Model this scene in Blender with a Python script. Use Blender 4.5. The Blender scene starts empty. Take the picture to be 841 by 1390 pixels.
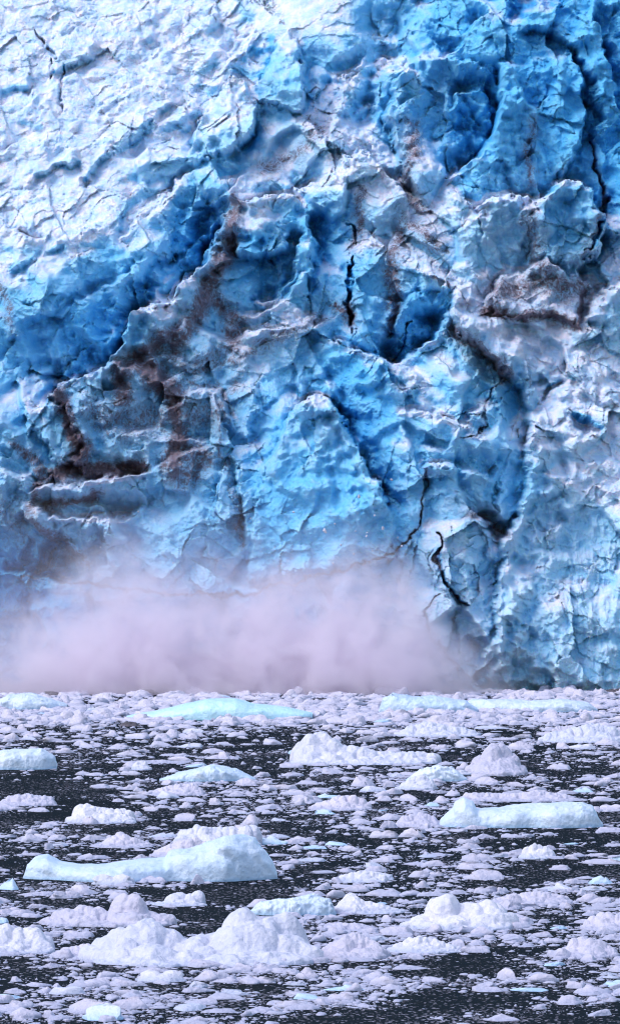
import bpy, math, random
import numpy as np

# ------------------------------------------------------------------ basics
S = bpy.context.scene
COL = S.collection
rng = np.random.default_rng(11)
random.seed(11)
F = 7700.0            # focal length in photo pixels
CX, CY = 420.5, 695.0
CAMH = 15.0


def water_at(px, py):
    Y = F * CAMH / (py - CY)
    return (px - CX) * Y / F, Y


def tag(o, label=None, cat=None, group=None, kind=None):
    if label: o['label'] = label
    if cat: o['category'] = cat
    if group: o['group'] = group
    if kind: o['kind'] = kind
    return o


def link(name, me, parent=None):
    o = bpy.data.objects.new(name, me)
    COL.objects.link(o)
    if parent: o.parent = parent
    return o


def np_mesh(name, co, quads=None, tris=None, smooth=True, attrs=None):
    me = bpy.data.meshes.new(name)
    fs = quads if quads is not None else tris
    n = 4 if quads is not None else 3
    me.vertices.add(len(co)); me.vertices.foreach_set('co', np.asarray(co, np.float32).ravel())
    me.loops.add(fs.size); me.loops.foreach_set('vertex_index', fs.astype(np.int32).ravel())
    me.polygons.add(len(fs))
    me.polygons.foreach_set('loop_start', np.arange(0, fs.size, n, dtype=np.int32))
    me.update(calc_edges=True)
    if smooth:
        me.polygons.foreach_set('use_smooth', np.ones(len(fs), bool))
    for k, v in (attrs or {}).items():
        a = me.attributes.new(k, 'FLOAT', 'POINT')
        a.data.foreach_set('value', np.asarray(v, np.float32).ravel())
    me.update()
    return me


# ------------------------------------------------------------------ noise
PERM = np.random.default_rng(5).permutation(256).astype(np.int64)
PERM = np.concatenate([PERM, PERM, PERM])
GA = np.random.default_rng(6).uniform(0, 2 * np.pi, 256)
GXx, GYy = np.cos(GA), np.sin(GA)


def h2(ix, iy, seed):
    return PERM[(PERM[(ix + seed * 17) & 255] + (iy & 255)) & 255]


RT = np.random.default_rng(7).uniform(0, 1, (256, 8))


def perlin(x, y, seed=0):
    ix = np.floor(x).astype(np.int64); iy = np.floor(y).astype(np.int64)
    fx = x - ix; fy = y - iy
    u = fx * fx * fx * (fx * (fx * 6 - 15) + 10); v = fy * fy * fy * (fy * (fy * 6 - 15) + 10)
    def g(a, b):
        h = h2(ix + a, iy + b, seed)
        return GXx[h] * (fx - a) + GYy[h] * (fy - b)
    a = g(0, 0); b = g(1, 0); c = g(0, 1); d = g(1, 1)
    return 1.4 * ((a + (b - a) * u) * (1 - v) + (c + (d - c) * u) * v)


def fbm(x, y, oct=4, seed=0, gain=.5, mode=None):
    s = 0; a = 1; t = 0
    for o in range(oct):
        n = perlin(x, y, seed + o)
        if mode == 'ridge': n = 1 - 2 * np.abs(n)
        elif mode == 'billow': n = 2 * np.abs(n) - .5
        s = s + a * n; t += a; a *= gain
        x = x * 2.03 + 5.3; y = y * 2.03 - 3.1
    return s / t


def blocks(x, y, seed, k=1.0, tilt=.8, off=.5, jit=.9):
    """union of tilted chunks: convex lumps with sharp valleys, in cell units"""
    tilt = tilt * .6
    ix = np.floor(x).astype(np.int64); iy = np.floor(y).astype(np.int64)
    out = None
    for a in (-1, 0, 1):
        for b in (-1, 0, 1):
            h = h2(ix + a, iy + b, seed); r = RT[h]
            dx = x - (ix + a + .5 + jit * (r[..., 0] - .5)); dy = y - (iy + b + .5 + jit * (r[..., 1] - .5))
            v = off * r[..., 4] + tilt * ((r[..., 2] - .5) * dx + (r[..., 3] - .5) * dy) * 2 - k * np.sqrt(dx * dx + dy * dy + .01)
            out = v if out is None else np.maximum(out, v)
    return out


def shards(x, y, seed, tilt=1.0, off=.8, jit=1.0):
    """clean fracture: every cell is one flat facet, with a real step where two meet"""
    ix = np.floor(x).astype(np.int64); iy = np.floor(y).astype(np.int64)
    best = None; out = None
    for a in (-1, 0, 1):
        for b in (-1, 0, 1):
            h = h2(ix + a, iy + b, seed); r = RT[h]
            dx = x - (ix + a + .5 + jit * (r[..., 0] - .5)); dy = y - (iy + b + .5 + jit * (r[..., 1] - .5))
            q = dx * dx + dy * dy - .35 * r[..., 5]
            v = off * (r[..., 4] - .5) + tilt * ((r[..., 2] - .5) * dx + (r[..., 3] - .5) * dy) * 2
            if best is None: best, out = q, v
            else:
                k = q < best
                out = np.where(k, v, out); best = np.where(k, q, best)
    return out


def sm(e0, e1, x):
    t = np.clip((x - e0) / (e1 - e0), 0, 1)
    return t * t * (3 - 2 * t)


# ------------------------------------------------------------------ materials
def new_mat(name):
    m = bpy.data.materials.new(name); m.use_nodes = True
    nt = m.node_tree; nt.nodes.clear()
    return m, nt


class NB:
    def __init__(s, nt): s.nt = nt
    def n(s, t, **kw):
        nd = s.nt.nodes.new(t)
        for k, v in kw.items():
            if k.startswith('_'): setattr(nd, k[1:], v)
        return nd
    def l(s, a, b): s.nt.links.new(a, b)
    def val(s, sock, v):
        if hasattr(v, 'is_linked') or isinstance(v, bpy.types.NodeSocket): s.l(v, sock)
        else: sock.default_value = v
    def math(s, op, a, b=None, clamp=False):
        nd = s.n('ShaderNodeMath'); nd.operation = op; nd.use_clamp = clamp
        s.val(nd.inputs[0], a)
        if b is not None: s.val(nd.inputs[1], b)
        return nd.outputs[0]
    def mix(s, f, a, b):
        nd = s.n('ShaderNodeMix'); nd.data_type = 'RGBA'
        s.val(nd.inputs[0], f); s.val(nd.inputs[6], a); s.val(nd.inputs[7], b)
        return nd.outputs[2]
    def attr(s, name):
        nd = s.n('ShaderNodeAttribute'); nd.attribute_name = name
        return nd.outputs['Fac']
    def noise(s, scale, detail=4, rough=.55, vec=None, dist=0, out='Fac'):
        nd = s.n('ShaderNodeTexNoise')
        nd.inputs['Scale'].default_value = scale; nd.inputs['Detail'].default_value = detail
        nd.inputs['Roughness'].default_value = rough; nd.inputs['Distortion'].default_value = dist
        if vec is not None: s.l(vec, nd.inputs['Vector'])
        return nd.outputs[out]
    def vor(s, scale, vec=None, feature='F1'):
        nd = s.n('ShaderNodeTexVoronoi'); nd.feature = feature
        nd.inputs['Scale'].default_value = scale
        if vec is not None: s.l(vec, nd.inputs['Vector'])
        return nd.outputs['Distance']
    def ramp(s, f, stops):
        nd = s.n('ShaderNodeValToRGB'); cr = nd.color_ramp
        while len(cr.elements) > 1: cr.elements.remove(cr.elements[-1])
        cr.elements[0].position = stops[0][0]; cr.elements[0].color = stops[0][1]
        for p, c in stops[1:]:
            e = cr.elements.new(p); e.color = c
        s.val(nd.inputs[0], f)
        return nd.outputs[0]
    def bump(s, h, strength, dist, normal=None):
        nd = s.n('ShaderNodeBump'); nd.inputs['Strength'].default_value = strength
        nd.inputs['Distance'].default_value = dist
        s.l(h, nd.inputs['Height'])
        if normal is not None: s.l(normal, nd.inputs['Normal'])
        return nd.outputs[0]
    def mixv(s, co):
        nz = s.noise(3, 3, .6, co, out='Color')
        v = s.n('ShaderNodeVectorMath'); v.operation = 'MULTIPLY_ADD'
        s.l(nz, v.inputs[0]); v.inputs[1].default_value = (.35, .35, .4); s.l(co, v.inputs[2])
        return v.outputs[0]
    def coords(s, which='Object', scale=None):
        tc = s.n('ShaderNodeTexCoord'); v = tc.outputs[which]
        if scale:
            mp = s.n('ShaderNodeMapping'); mp.inputs['Scale'].default_value = scale
            s.l(v, mp.inputs[0]); v = mp.outputs[0]
        return v


def C4(r, g, b): return (r, g, b, 1)


SSS = .3


def glacier_material():
    m, nt = new_mat('glacier_ice'); N = NB(nt)
    co = N.coords('Object')
    blue = N.attr('blue'); snow = N.attr('snow'); dirt_shade = N.attr('dirt_shade')
    n1 = N.noise(.9, 6, .6, co); n2 = N.noise(5, 5, .65, co); n3 = N.noise(16, 3, .6, co)
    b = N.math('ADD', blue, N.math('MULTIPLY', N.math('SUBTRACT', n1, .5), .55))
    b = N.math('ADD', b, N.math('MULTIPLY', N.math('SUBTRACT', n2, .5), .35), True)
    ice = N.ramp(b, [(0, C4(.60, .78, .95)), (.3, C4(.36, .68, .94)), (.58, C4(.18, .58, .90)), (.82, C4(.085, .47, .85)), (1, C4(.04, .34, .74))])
    sn = N.math('ADD', snow, N.math('MULTIPLY', N.math('SUBTRACT', n2, .5), .6))
    sn = N.math('ADD', sn, N.math('MULTIPLY', N.math('SUBTRACT', n3, .5), .5))
    sn = N.ramp(sn, [(.25, C4(0, 0, 0)), (.75, C4(1, 1, 1))])
    snc = N.mix(N.ramp(n1, [(.40, C4(0, 0, 0)), (.62, C4(1, 1, 1))]), C4(.52, .70, .92), C4(.80, .79, .90))
    c = N.mix(sn, ice, snc)
    # grit frozen into the ice, plus painted shade: streaky, patchy
    st = N.noise(2.4, 9, .8, N.coords('Object', (1, 1, .7)), .9)
    st2 = N.noise(12, 5, .8, co)
    d = N.math('ADD', N.math('MULTIPLY', dirt_shade, 1.35), N.math('MULTIPLY', N.math('SUBTRACT', st, .5), 3.4))
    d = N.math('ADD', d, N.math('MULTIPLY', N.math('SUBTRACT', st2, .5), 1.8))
    dg = N.math('MULTIPLY', N.ramp(d, [(.56, C4(0, 0, 0)), (1.15, C4(1, 1, 1))]), N.math('MULTIPLY', dirt_shade, 1.7, True), True)
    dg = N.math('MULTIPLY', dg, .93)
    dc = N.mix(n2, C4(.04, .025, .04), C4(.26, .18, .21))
    c = N.mix(N.math('MULTIPLY', dirt_shade, .62, True), c, C4(.25, .26, .40))
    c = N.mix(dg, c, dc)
    p = N.n('ShaderNodeBsdfPrincipled')
    N.l(c, p.inputs['Base Color'])
    p.inputs['Roughness'].default_value = .42
    p.inputs['Subsurface Weight'].default_value = SSS
    p.inputs['Subsurface Radius'].default_value = (.12, .5, 1.0)
    p.inputs['Subsurface Scale'].default_value = .16
    p.inputs['IOR'].default_value = 1.31
    N.l(N.math('ADD', N.math('MULTIPLY', sn, .45), .36), p.inputs['Roughness'])
    h = N.math('ADD', N.math('MULTIPLY', N.noise(3.5, 8, .72, co), 1.0), N.math('MULTIPLY', N.vor(4.5, N.mixv(co)), .30))
    N.l(N.bump(h, .85, .26), p.inputs['Normal'])
    o = N.n('ShaderNodeOutputMaterial'); N.l(p.outputs[0], o.inputs[0])
    return m


def floe_material(name, base, low, rough=.5, bump=.55):
    """floating ice: weathered tops, clearer and bluer ice where the waves wash it"""
    m, nt = new_mat(name); N = NB(nt)
    co = N.coords('Object')
    n1 = N.noise(1.3, 4, .6, co); n2 = N.noise(6, 5, .65, co)
    a = N.n('ShaderNodeObjectInfo').outputs['Random']
    f = N.ramp(N.math('ADD', N.math('MULTIPLY', n1, .8), N.math('MULTIPLY', a, .35)), [(.35, C4(0, 0, 0)), (.8, C4(1, 1, 1))])
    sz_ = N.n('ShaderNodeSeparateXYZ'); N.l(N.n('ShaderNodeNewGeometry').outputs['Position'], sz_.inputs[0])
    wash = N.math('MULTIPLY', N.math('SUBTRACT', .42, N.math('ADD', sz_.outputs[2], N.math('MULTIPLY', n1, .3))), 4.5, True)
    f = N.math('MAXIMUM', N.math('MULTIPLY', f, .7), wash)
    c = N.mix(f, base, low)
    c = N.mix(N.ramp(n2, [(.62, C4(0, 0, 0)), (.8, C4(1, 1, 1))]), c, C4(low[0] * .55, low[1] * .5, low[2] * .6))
    p = N.n('ShaderNodeBsdfPrincipled'); N.l(c, p.inputs['Base Color'])
    p.inputs['Roughness'].default_value = rough; p.inputs['IOR'].default_value = 1.31
    h = N.math('ADD', N.noise(4, 7, .65, co), N.math('MULTIPLY', N.vor(5, co), .4))
    N.l(N.bump(h, bump, .22), p.inputs['Normal'])
    o = N.n('ShaderNodeOutputMaterial'); N.l(p.outputs[0], o.inputs[0])
    return m


def water_material():
    m, nt = new_mat('sea_water'); N = NB(nt)
    co = N.coords('Object')
    clump = N.noise(.12, 3, .6, co)
    sl = N.noise(3.6, 3, .75, co); sl2 = N.vor(5.5, co); 
    # crushed ice floating as slush between the floes
    v = N.math('ADD', N.math('SUBTRACT', sl, sl2 if False else N.math('MULTIPLY', sl2, .55)), N.math('MULTIPLY', clump, .55))
    f = N.ramp(v, [(.66, C4(0, 0, 0)), (.73, C4(1, 1, 1))])
    wd = N.n('ShaderNodeBsdfDiffuse'); wd.inputs[0].default_value = C4(.004, .007, .010)
    wg = N.n('ShaderNodeBsdfGlossy'); wg.inputs['Roughness'].default_value = .25
    nb = N.bump(N.noise(1.6, 4, .6, co), 1.0, .5)
    N.l(nb, wg.inputs['Normal'])
    w = N.n('ShaderNodeMixShader'); w.inputs[0].default_value = .035
    N.l(wd.outputs[0], w.inputs[1]); N.l(wg.outputs[0], w.inputs[2])
    s = N.n('ShaderNodeBsdfPrincipled')
    N.l(N.mix(N.noise(7, 3, .6, co), C4(.22, .20, .28), C4(.50, .45, .56)), s.inputs['Base Color'])
    s.inputs['Roughness'].default_value = .6
    N.l(N.bump(N.noise(7, 3, .6, co), 1.0, .25), s.inputs['Normal'])
    mx = N.n('ShaderNodeMixShader'); N.l(f, mx.inputs[0]); N.l(w.outputs[0], mx.inputs[1]); N.l(s.outputs[0], mx.inputs[2])
    o = N.n('ShaderNodeOutputMaterial'); N.l(mx.outputs[0], o.inputs[0])
    return m


M_GL = glacier_material()
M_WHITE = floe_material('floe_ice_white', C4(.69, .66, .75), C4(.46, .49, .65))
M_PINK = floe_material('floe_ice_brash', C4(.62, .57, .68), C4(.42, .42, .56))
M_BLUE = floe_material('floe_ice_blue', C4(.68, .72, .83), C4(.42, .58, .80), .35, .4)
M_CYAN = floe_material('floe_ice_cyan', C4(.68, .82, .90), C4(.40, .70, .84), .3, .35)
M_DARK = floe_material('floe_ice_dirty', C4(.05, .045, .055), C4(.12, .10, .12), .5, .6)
M_DBLUE = floe_material('floe_ice_dense', C4(.10, .30, .50), C4(.04, .16, .34), .3, .4)

# ------------------------------------------------------------------ glacier front
# fine spacing in view, growing outside of it
def axis(lo, hi, step, far_lo, far_hi, grow=1.06):
    a = list(np.arange(lo, hi, step)); s = step; x = a[-1]
    while x < far_hi:
        s = min(s * grow, 2.5); x += s; a.append(x)
    s = step; x = a[0]; b = []
    while x > far_lo:
        s = min(s * grow, 2.5); x -= s; b.append(x)
    return np.array(b[::-1] + a)


gx = axis(-31.5, 31.5, .068, -150, 150)
gz = axis(-1.0, 66.0, .068, -1.3, 90)
X, Z = np.meshgrid(gx, gz)
fade = 1 - .9 * sm(0, 12, np.maximum(np.abs(X) - 32, Z - 66.5))     # calmer relief outside the fine part


def base_depth(X, Z):
    z1 = np.clip(Z, 0, None)
    lean = .24 * z1 + .62 * np.clip(z1 - 16, 0, None) * sm(14, 30, z1)
    lean += .35 * np.clip(z1 - 36, 0, None) * sm(4, -14, X)
    lean -= .28 * np.clip(z1 - 30, 0, None) * sm(8, 20, X)
    lean += 1.2 * np.clip(z1 - 68, 0, None) ** 1.25 / 2
    lean += .25 * z1 * sm(13, 19, X) * (1 - sm(20, 40, z1)) + 4.4 * sm(20, 40, z1) * sm(13, 19, X) * 0
    bow = -.004 * X * X * (np.abs(X) < 1e9)
    return 478 + lean + np.where(np.abs(X) < 40, 0, .12 * (np.abs(X) - 40)) + 0 * bow


YB = base_depth(X, Z)
PX = CX + F * X / YB
PY = CY - F * (Z - CAMH) / YB
# natural wobble of every drawn edge
WX = PX + 13 * fbm(PX / 42, PY / 42, 3, 3) + 8 * fbm(PX / 15, PY / 15, 4, 13, .6)
WY = PY + 13 * fbm(PX / 42, PY / 42, 3, 23) + 8 * fbm(PX / 15, PY / 15, 4, 33, .6)
EDG = 1 + 1.6 * np.clip(fbm(PX / 30, PY / 30, 2, 43) + .35, 0, 1.2)
AMPL = np.clip(1.25 + 1.3 * fbm(PX / 34, PY / 34, 3, 53), .25, 2.4)
def blur(a, n):
    for _ in range(2):
        for ax in (0, 1):
            c = np.cumsum(np.pad(a, [(n + 1, n) if i == ax else (0, 0) for i in (0, 1)], mode='edge'), axis=ax)
            a = (c[2 * n + 1:] - c[:-2 * n - 1]) / (2 * n + 1) if ax == 0 else (c[:, 2 * n + 1:] - c[:, :-2 * n - 1]) / (2 * n + 1)
    return a



D = np.zeros_like(X)          # metres toward the camera


def sub(pts, pad):
    xs = [p[0] for p in pts]; ys = [p[1] for p in pts]
    msk = (WX > min(xs) - pad) & (WX < max(xs) + pad) & (WY > min(ys) - pad) & (WY < max(ys) + pad)
    r = np.where(msk.any(1))[0]; c = np.where(msk.any(0))[0]
    if len(r) == 0: return None
    return slice(r[0], r[-1] + 1), slice(c[0], c[-1] + 1)


def polydist(pts, x, y):
    """unsigned distance, sign (+ on the right hand when walking down the list, screen coords) and run 0..1"""
    best = np.full(x.shape, 1e9); sgn = np.zeros(x.shape); run = np.zeros(x.shape)
    L = [math.hypot(b[0] - a[0], b[1] - a[1]) for a, b in zip(pts, pts[1:])]; T = sum(L); acc = 0
    for (a, b), l in zip(zip(pts, pts[1:]), L):
        dx, dy = b[0] - a[0], b[1] - a[1]
        t = np.clip(((x - a[0]) * dx + (y - a[1]) * dy) / (l * l), 0, 1)
        ex = x - a[0] - t * dx; ey = y - a[1] - t * dy
        d = np.hypot(ex, ey)
        k = d < best
        best = np.where(k, d, best)
        sgn = np.where(k, np.sign(dx * (y - a[1]) - dy * (x - a[0])), sgn)
        run = np.where(k, (acc + t * l) / T, run)
        acc += l
    return best, sgn, run


def ledge(pts, hi, wf, lo, wb, front='R', edge=2.0, ends=.12):
    """an occluding crest: near side swells toward the camera, far side drops away"""
    global D
    w = sub(pts, 3.2 * max(wf, wb))
    if w is None: return
    x, y = WX[w], WY[w]
    d, s, r = polydist(pts, x, y)
    s = s * (1 if front == 'R' else -1) * d
    env = sm(0, ends, r) * sm(1, 1 - ends, r)
    fr = hi * np.exp(-np.maximum(s, 0) / wf); bk = -lo * np.exp(-np.maximum(-s, 0) / wb)
    ew = edge * EDG[w] * 1.5
    k = sm(-1, 1, s / ew)
    env = env * AMPL[w] * 1.65
    far = np.exp(-(d / (2.2 * max(wf, wb))) ** 4)
    D[w] += env * far * (k * fr + (1 - k) * bk)


def stroke(pts, amt, wid, tgt='D', power=2, taper=True):
    global D
    w = sub(pts, 3 * wid)
    if w is None: return
    x, y = WX[w], WY[w]
    d, s, r = polydist(pts, x, y)
    ww = wid * (.35 + .65 * np.sin(np.pi * np.clip(r, .02, .98)) ** .5) if taper else wid
    v = amt * np.exp(-(d / ww) ** power)
    A = FIELD[tgt]
    if tgt == 'D': D[w] += v
    elif tgt == 'C': A[w] = np.minimum(A[w], v)
    else: A[w] = np.maximum(A[w], v) if amt > 0 else A[w] + v


def inside(pts, x, y):
    c = np.zeros(x.shape, bool); n = len(pts)
    for i in range(n):
        x1, y1 = pts[i]; x2, y2 = pts[(i + 1) % n]
        if y1 == y2: continue
        k = ((y1 > y) != (y2 > y)) & (x < (x2 - x1) * (y - y1) / (y2 - y1) + x1)
        c ^= k
    return c


def sdf(pts, x, y):
    d, _, _ = polydist(pts + [pts[0]], x, y)
    return np.where(inside(pts, x, y), d, -d)


def plate(pts, off, gxx, gyy, bulge=0, edge=3.0, round_=14):
    """slab standing proud of the face: off metres at its centre, tilted by gxx, gyy metres per px"""
    global D
    w = sub(pts, 14)
    if w is None: return
    x, y = WX[w], WY[w]
    d = sdf(pts, x, y)
    cx = sum(p[0] for p in pts) / len(pts); cy = sum(p[1] for p in pts) / len(pts)
    v = off + gxx * (x - cx) + gyy * (y - cy) + bulge * (1 - np.exp(-np.maximum(d, 0) / round_))
    D[w] += sm(-edge, edge, d) * v


def pit(pts, depth, edge=5.0):
    global D
    w = sub(pts, 20)
    if w is None: return
    d = sdf(pts, WX[w], WY[w])
    D[w] -= depth * sm(-edge * .4, edge, d) * (.6 + .4 * sm(0, 25, d))


def paint(tgt, pts, amt, soft=14):
    w = sub(pts, soft * 2.5)
    if w is None: return
    d = sdf(pts, WX[w], WY[w])
    v = sm(-soft, soft, d)
    A = FIELD[tgt]
    A[w] = A[w] * (1 - v) + amt * v if amt >= 0 else A[w] + amt * v


# ---- tone of the ice, read as broad zones: (px, py, blue, snow bias, rubble, scallop)
ZONES = [
 (20,30,.35,.75,.8,0),(120,50,.15,1,.9,0),(240,40,.12,1,1,0),(330,40,.35,.7,.9,.1),(430,40,.4,.6,.6,.2),(520,50,.45,.35,.3,.4),
 (600,60,.7,.1,.1,.9),(700,80,.75,.05,0,1),(800,60,.75,0,.1,.9),(20,130,.4,.6,.6,.2),(120,150,.15,.9,.9,.1),(240,140,.2,.8,1,0),
 (310,160,.25,.4,.3,.3),(385,110,.5,.2,0,.3),(460,120,.4,.5,.6,.3),(530,150,.5,.1,.2,.5),(600,160,.6,.1,.1,1),(650,160,.85,0,0,1),
 (710,200,.75,0,0,1),(790,160,.8,0,.1,1),(30,220,.2,.8,.9,0),(130,230,.25,.7,.8,.1),(220,240,.3,.5,.6,.3),(300,250,.55,.2,.2,.5),
 (370,210,.25,.5,.7,.2),(440,200,.2,.7,.9,.1),(500,240,.15,1,1,0),(570,230,.35,.5,.5,.3),(640,240,.65,.1,.1,.8),(760,250,.6,.15,.1,.6),
 (830,250,.8,0,.2,.7),(30,290,.15,1,.9,0),(110,300,.2,.8,.8,.1),(200,310,.4,.3,.3,.6),(270,320,.9,0,0,.7),(60,370,.5,.3,.5,.5),
 (150,370,.55,.1,.3,.8),(220,370,.6,.2,.3,.6),(30,450,.6,.1,.4,.6),(110,450,.75,0,.3,.7),(170,430,.7,.2,.4,.5),(230,420,.25,.8,.9,.1),
 (260,380,.5,.3,.2,.5),(350,300,.3,.7,.4,.3),(390,300,.45,.4,.3,.5),(350,370,.65,.05,.1,.9),(300,440,.5,.1,.4,.8),(400,380,.6,.1,.2,.8),
 (440,320,.7,.1,.1,.6),(510,310,.3,.6,.7,.2),(500,380,.6,.1,.1,.6),(580,300,.2,.8,.9,.1),(660,310,.25,.7,.8,.2),(760,300,.5,.3,.1,.5),
 (830,330,.3,.6,.7,.2),(560,350,.5,.3,.3,.5),(630,360,.35,.5,.5,.3),(560,440,.8,0,0,.5),(400,440,.25,.6,.8,.2),(350,480,.2,.7,.9,.2),
 (440,440,.6,.1,.2,.7),(480,500,.75,.05,.1,.7),(640,420,.05,1,1,0),(720,460,.0,1,1,0),(800,430,.25,.7,.8,.1),(830,520,.1,.9,1,0),
 (780,500,.15,.9,1,0),(150,540,.4,.05,.4,.9),(60,560,.5,.2,.4,.6),(30,620,.45,.1,.4,.7),(240,520,.35,.1,.5,.9),(120,600,.5,0,.2,.9),
 (200,600,.35,.1,.4,1),(300,540,.5,.2,.3,.7),(370,540,.55,.15,.2,.7),(430,580,.45,.2,.1,.5),(500,570,.7,.05,.1,.7),(600,490,.45,.3,.3,.6),
 (560,560,.45,.45,.4,.5),(640,560,.45,.3,.3,.5),(680,540,.6,.1,.2,.5),(740,590,.15,.8,.8,.1),(810,600,.05,1,.9,0),(800,650,.1,.8,.8,.1),
 (60,680,.35,.3,.6,.5),(140,680,.35,.3,.5,.6),(220,690,.4,.1,.4,.8),(300,680,.45,.15,.4,.7),(380,680,.65,.05,.1,.4),(460,680,.6,.1,.1,.4),
 (520,700,.6,.1,.2,.5),(600,640,.5,.15,.2,.6),(690,660,.5,.1,.1,.5),(640,700,.3,.5,.3,.5),(610,740,.15,.6,.4,.4),(600,840,.05,.5,.4,.4),
 (650,740,.3,.4,.2,.4),(740,720,.2,.3,.2,.4),(810,740,.22,.3,.2,.4),(700,820,.2,.25,.4,.4),(780,820,.22,.25,.4,.4),(830,900,.22,.25,.4,.4),
 (700,900,.2,.25,.4,.4),(60,760,.75,.0,.4,.9),(30,840,.95,0,.3,.9),(140,780,.4,.2,.4,.7),(240,770,.4,.1,.3,.7),(330,770,.5,.1,.2,.6),
 (450,760,.45,.15,.2,.5),(100,880,.4,.1,.3,.6),(300,880,.3,.2,.3,.5),(500,880,.3,.2,.3,.5),(560,770,.3,.3,.3,.4)]
zz = np.array(ZONES, float)
cgx, cgy = np.meshgrid(np.arange(-200, 1060, 14.), np.arange(-220, 1010, 14.))
wsum = 0; acc = [0, 0, 0, 0]
for q in zz:
    w_ = 1 / ((np.maximum((cgx - q[0]) ** 2 + (cgy - q[1]) ** 2, 60)) ** 1.6)
    wsum = wsum + w_
    for i in range(4): acc[i] = acc[i] + w_ * q[2 + i]


def up(g):
    fx = np.clip((WX + 200) / 14, 0, cgx.shape[1] - 1.001); fy = np.clip((WY + 220) / 14, 0, cgx.shape[0] - 1.001)
    ix = fx.astype(int); iy = fy.astype(int); tx = fx - ix; ty = fy - iy
    return (g[iy, ix] * (1 - tx) + g[iy, ix + 1] * tx) * (1 - ty) + (g[iy + 1, ix] * (1 - tx) + g[iy + 1, ix + 1] * tx) * ty


BLUE, SNOWB, RUB, SCAL = [up(a / wsum) for a in acc]
DIRT_SHADE = np.zeros_like(X)
CR = np.zeros_like(X)
FIELD = {'C': CR, 'D': D, 'blue': BLUE, 'snow': SNOWB, 'dirt_shade': DIRT_SHADE, 'rub': RUB, 'scal': SCAL}

# broad swells (+) and hollows (-): px, py, rx, ry, metres
for (bx, by, brx, bry, am) in [(80,350,110,60,1.8),(90,500,110,55,-1.9),(640,185,46,70,-2.4),(815,170,40,110,-1.4),(190,580,110,60,-1.2),(60,790,90,90,-2.6),(60,700,90,24,.9),
      (265,330,40,50,-1.8),(480,600,36,50,-1.6),(345,80,26,34,-1.6),(432,110,20,50,-1.0),(395,5,60,22,-.2),(560,445,46,46,-2.0),(700,470,110,60,1.6),(360,290,60,30,1.2),(500,250,70,40,1.4),(410,680,90,90,1.4),
      (740,660,90,70,-1.2),(760,900,110,70,1.6),(600,760,50,50,.8),(470,400,50,60,-1.2),(730,210,40,50,-1.0),(600,60,50,40,1.2),(205,425,50,24,1.2),(120,655,100,20,1.3),(120,690,90,18,-1.2)]:
    D += am * np.exp(-((PX - bx) / brx) ** 2 - ((PY - by) / bry) ** 2)
# ---- big crests and drops (photo pixels).  front = nearer side
ledge([(316,268),(302,292),(292,328),(270,362),(250,384),(232,405),(200,418),(178,438),(166,470),(150,492),(128,506),(96,514),(66,536),(40,560)], 2.6, 55, 4.2, 42, 'L')
ledge([(306,272),(335,270),(362,266),(398,270),(416,286)], 1.8, 40, 1.6, 30, 'R')
ledge([(416,284),(422,312),(428,330),(424,352),(418,372),(416,400)], 1.6, 40, 2.4, 22, 'R')
ledge([(255,222),(283,150),(318,108),(337,124),(353,146)], 1.6, 40, 1.2, 25, 'R')
ledge([(353,146),(346,178),(322,200),(300,215)], 1.0, 30, 1.4, 28, 'R')
ledge([(340,122),(362,86),(394,44),(408,72),(413,110),(412,150)], 1.5, 45, 1.2, 24, 'R')
ledge([(414,150),(440,200),(450,160),(470,100),(500,60)], .7, 22, .8, 20, 'R')
ledge([(572,-5),(548,58),(516,112),(500,150),(497,196)], .3, 30, 2.6, 34, 'L', edge=6)
ledge([(560,90),(536,120),(526,150),(538,200),(556,246),(575,270)], 1.8, 40, 1.5, 26, 'L')
ledge([(597,78),(625,58),(650,30),(662,8)], 1.6, 40, 1.8, 30, 'R')
ledge([(672,84),(676,112),(678,145),(666,184),(648,212),(622,236),(596,250)], 2.4, 50, 3.6, 42, 'L')
ledge([(520,110),(560,85),(600,78),(640,90),(668,96)], 1.0, 40, .6, 20, 'R')
ledge([(617,150),(622,125),(650,120),(670,130)], 1.2, 30, .8, 14, 'R')
ledge([(690,40),(745,45),(780,70),(800,110),(815,160),(800,200)], .9, 40, 1.1, 30, 'L')
ledge([(800,10),(818,70),(835,130),(845,180)], 1.6, 26, 2.2, 30, 'R')
ledge([(770,60),(790,120),(792,170),(778,215),(760,250)], 1.5, 26, 1.3, 26, 'R')
ledge([(600,252),(640,282),(690,268),(722,270),(740,262)], 1.6, 36, 1.6, 24, 'R')
ledge([(700,292),(728,276),(758,246),(790,250),(812,280),(822,315)], 2.4, 45, 1.8, 26, 'R')
ledge([(822,310),(806,345),(786,362),(780,385)], 1.2, 30, 2.6, 20, 'R')
ledge([(455,215),(490,208),(520,225),(545,262),(560,282)], 1.4, 45, 1.0, 24, 'R')
ledge([(395,265),(420,250),(450,235),(480,240)], .9, 26, .8, 20, 'R')
ledge([(640,395),(612,385),(606,410),(616,448),(645,470),(684,508),(702,526),(716,552),(714,610),(712,650),(704,690),(686,735),(674,800),(668,860),(640,930)], 2.2, 60, 1.5, 30, 'L')
ledge([(655,425),(668,395),(682,374),(705,366),(742,354),(782,384)], 1.2, 40, 1.0, 18, 'R')
ledge([(790,440),(800,412),(841,385),(880,380)], 1.5, 45, 1.4, 22, 'R')
ledge([(395,560),(427,532),(449,545),(464,567),(478,602),(500,640),(520,668),(534,705)], 2.6, 46, 3.0, 24, 'R')
ledge([(427,534),(400,560),(380,600),(345,640)], 1.2, 40, .9, 30, 'L')
ledge([(505,478),(536,489),(560,480),(592,452),(606,420)], 1.8, 36, 2.4, 30, 'R')
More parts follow.
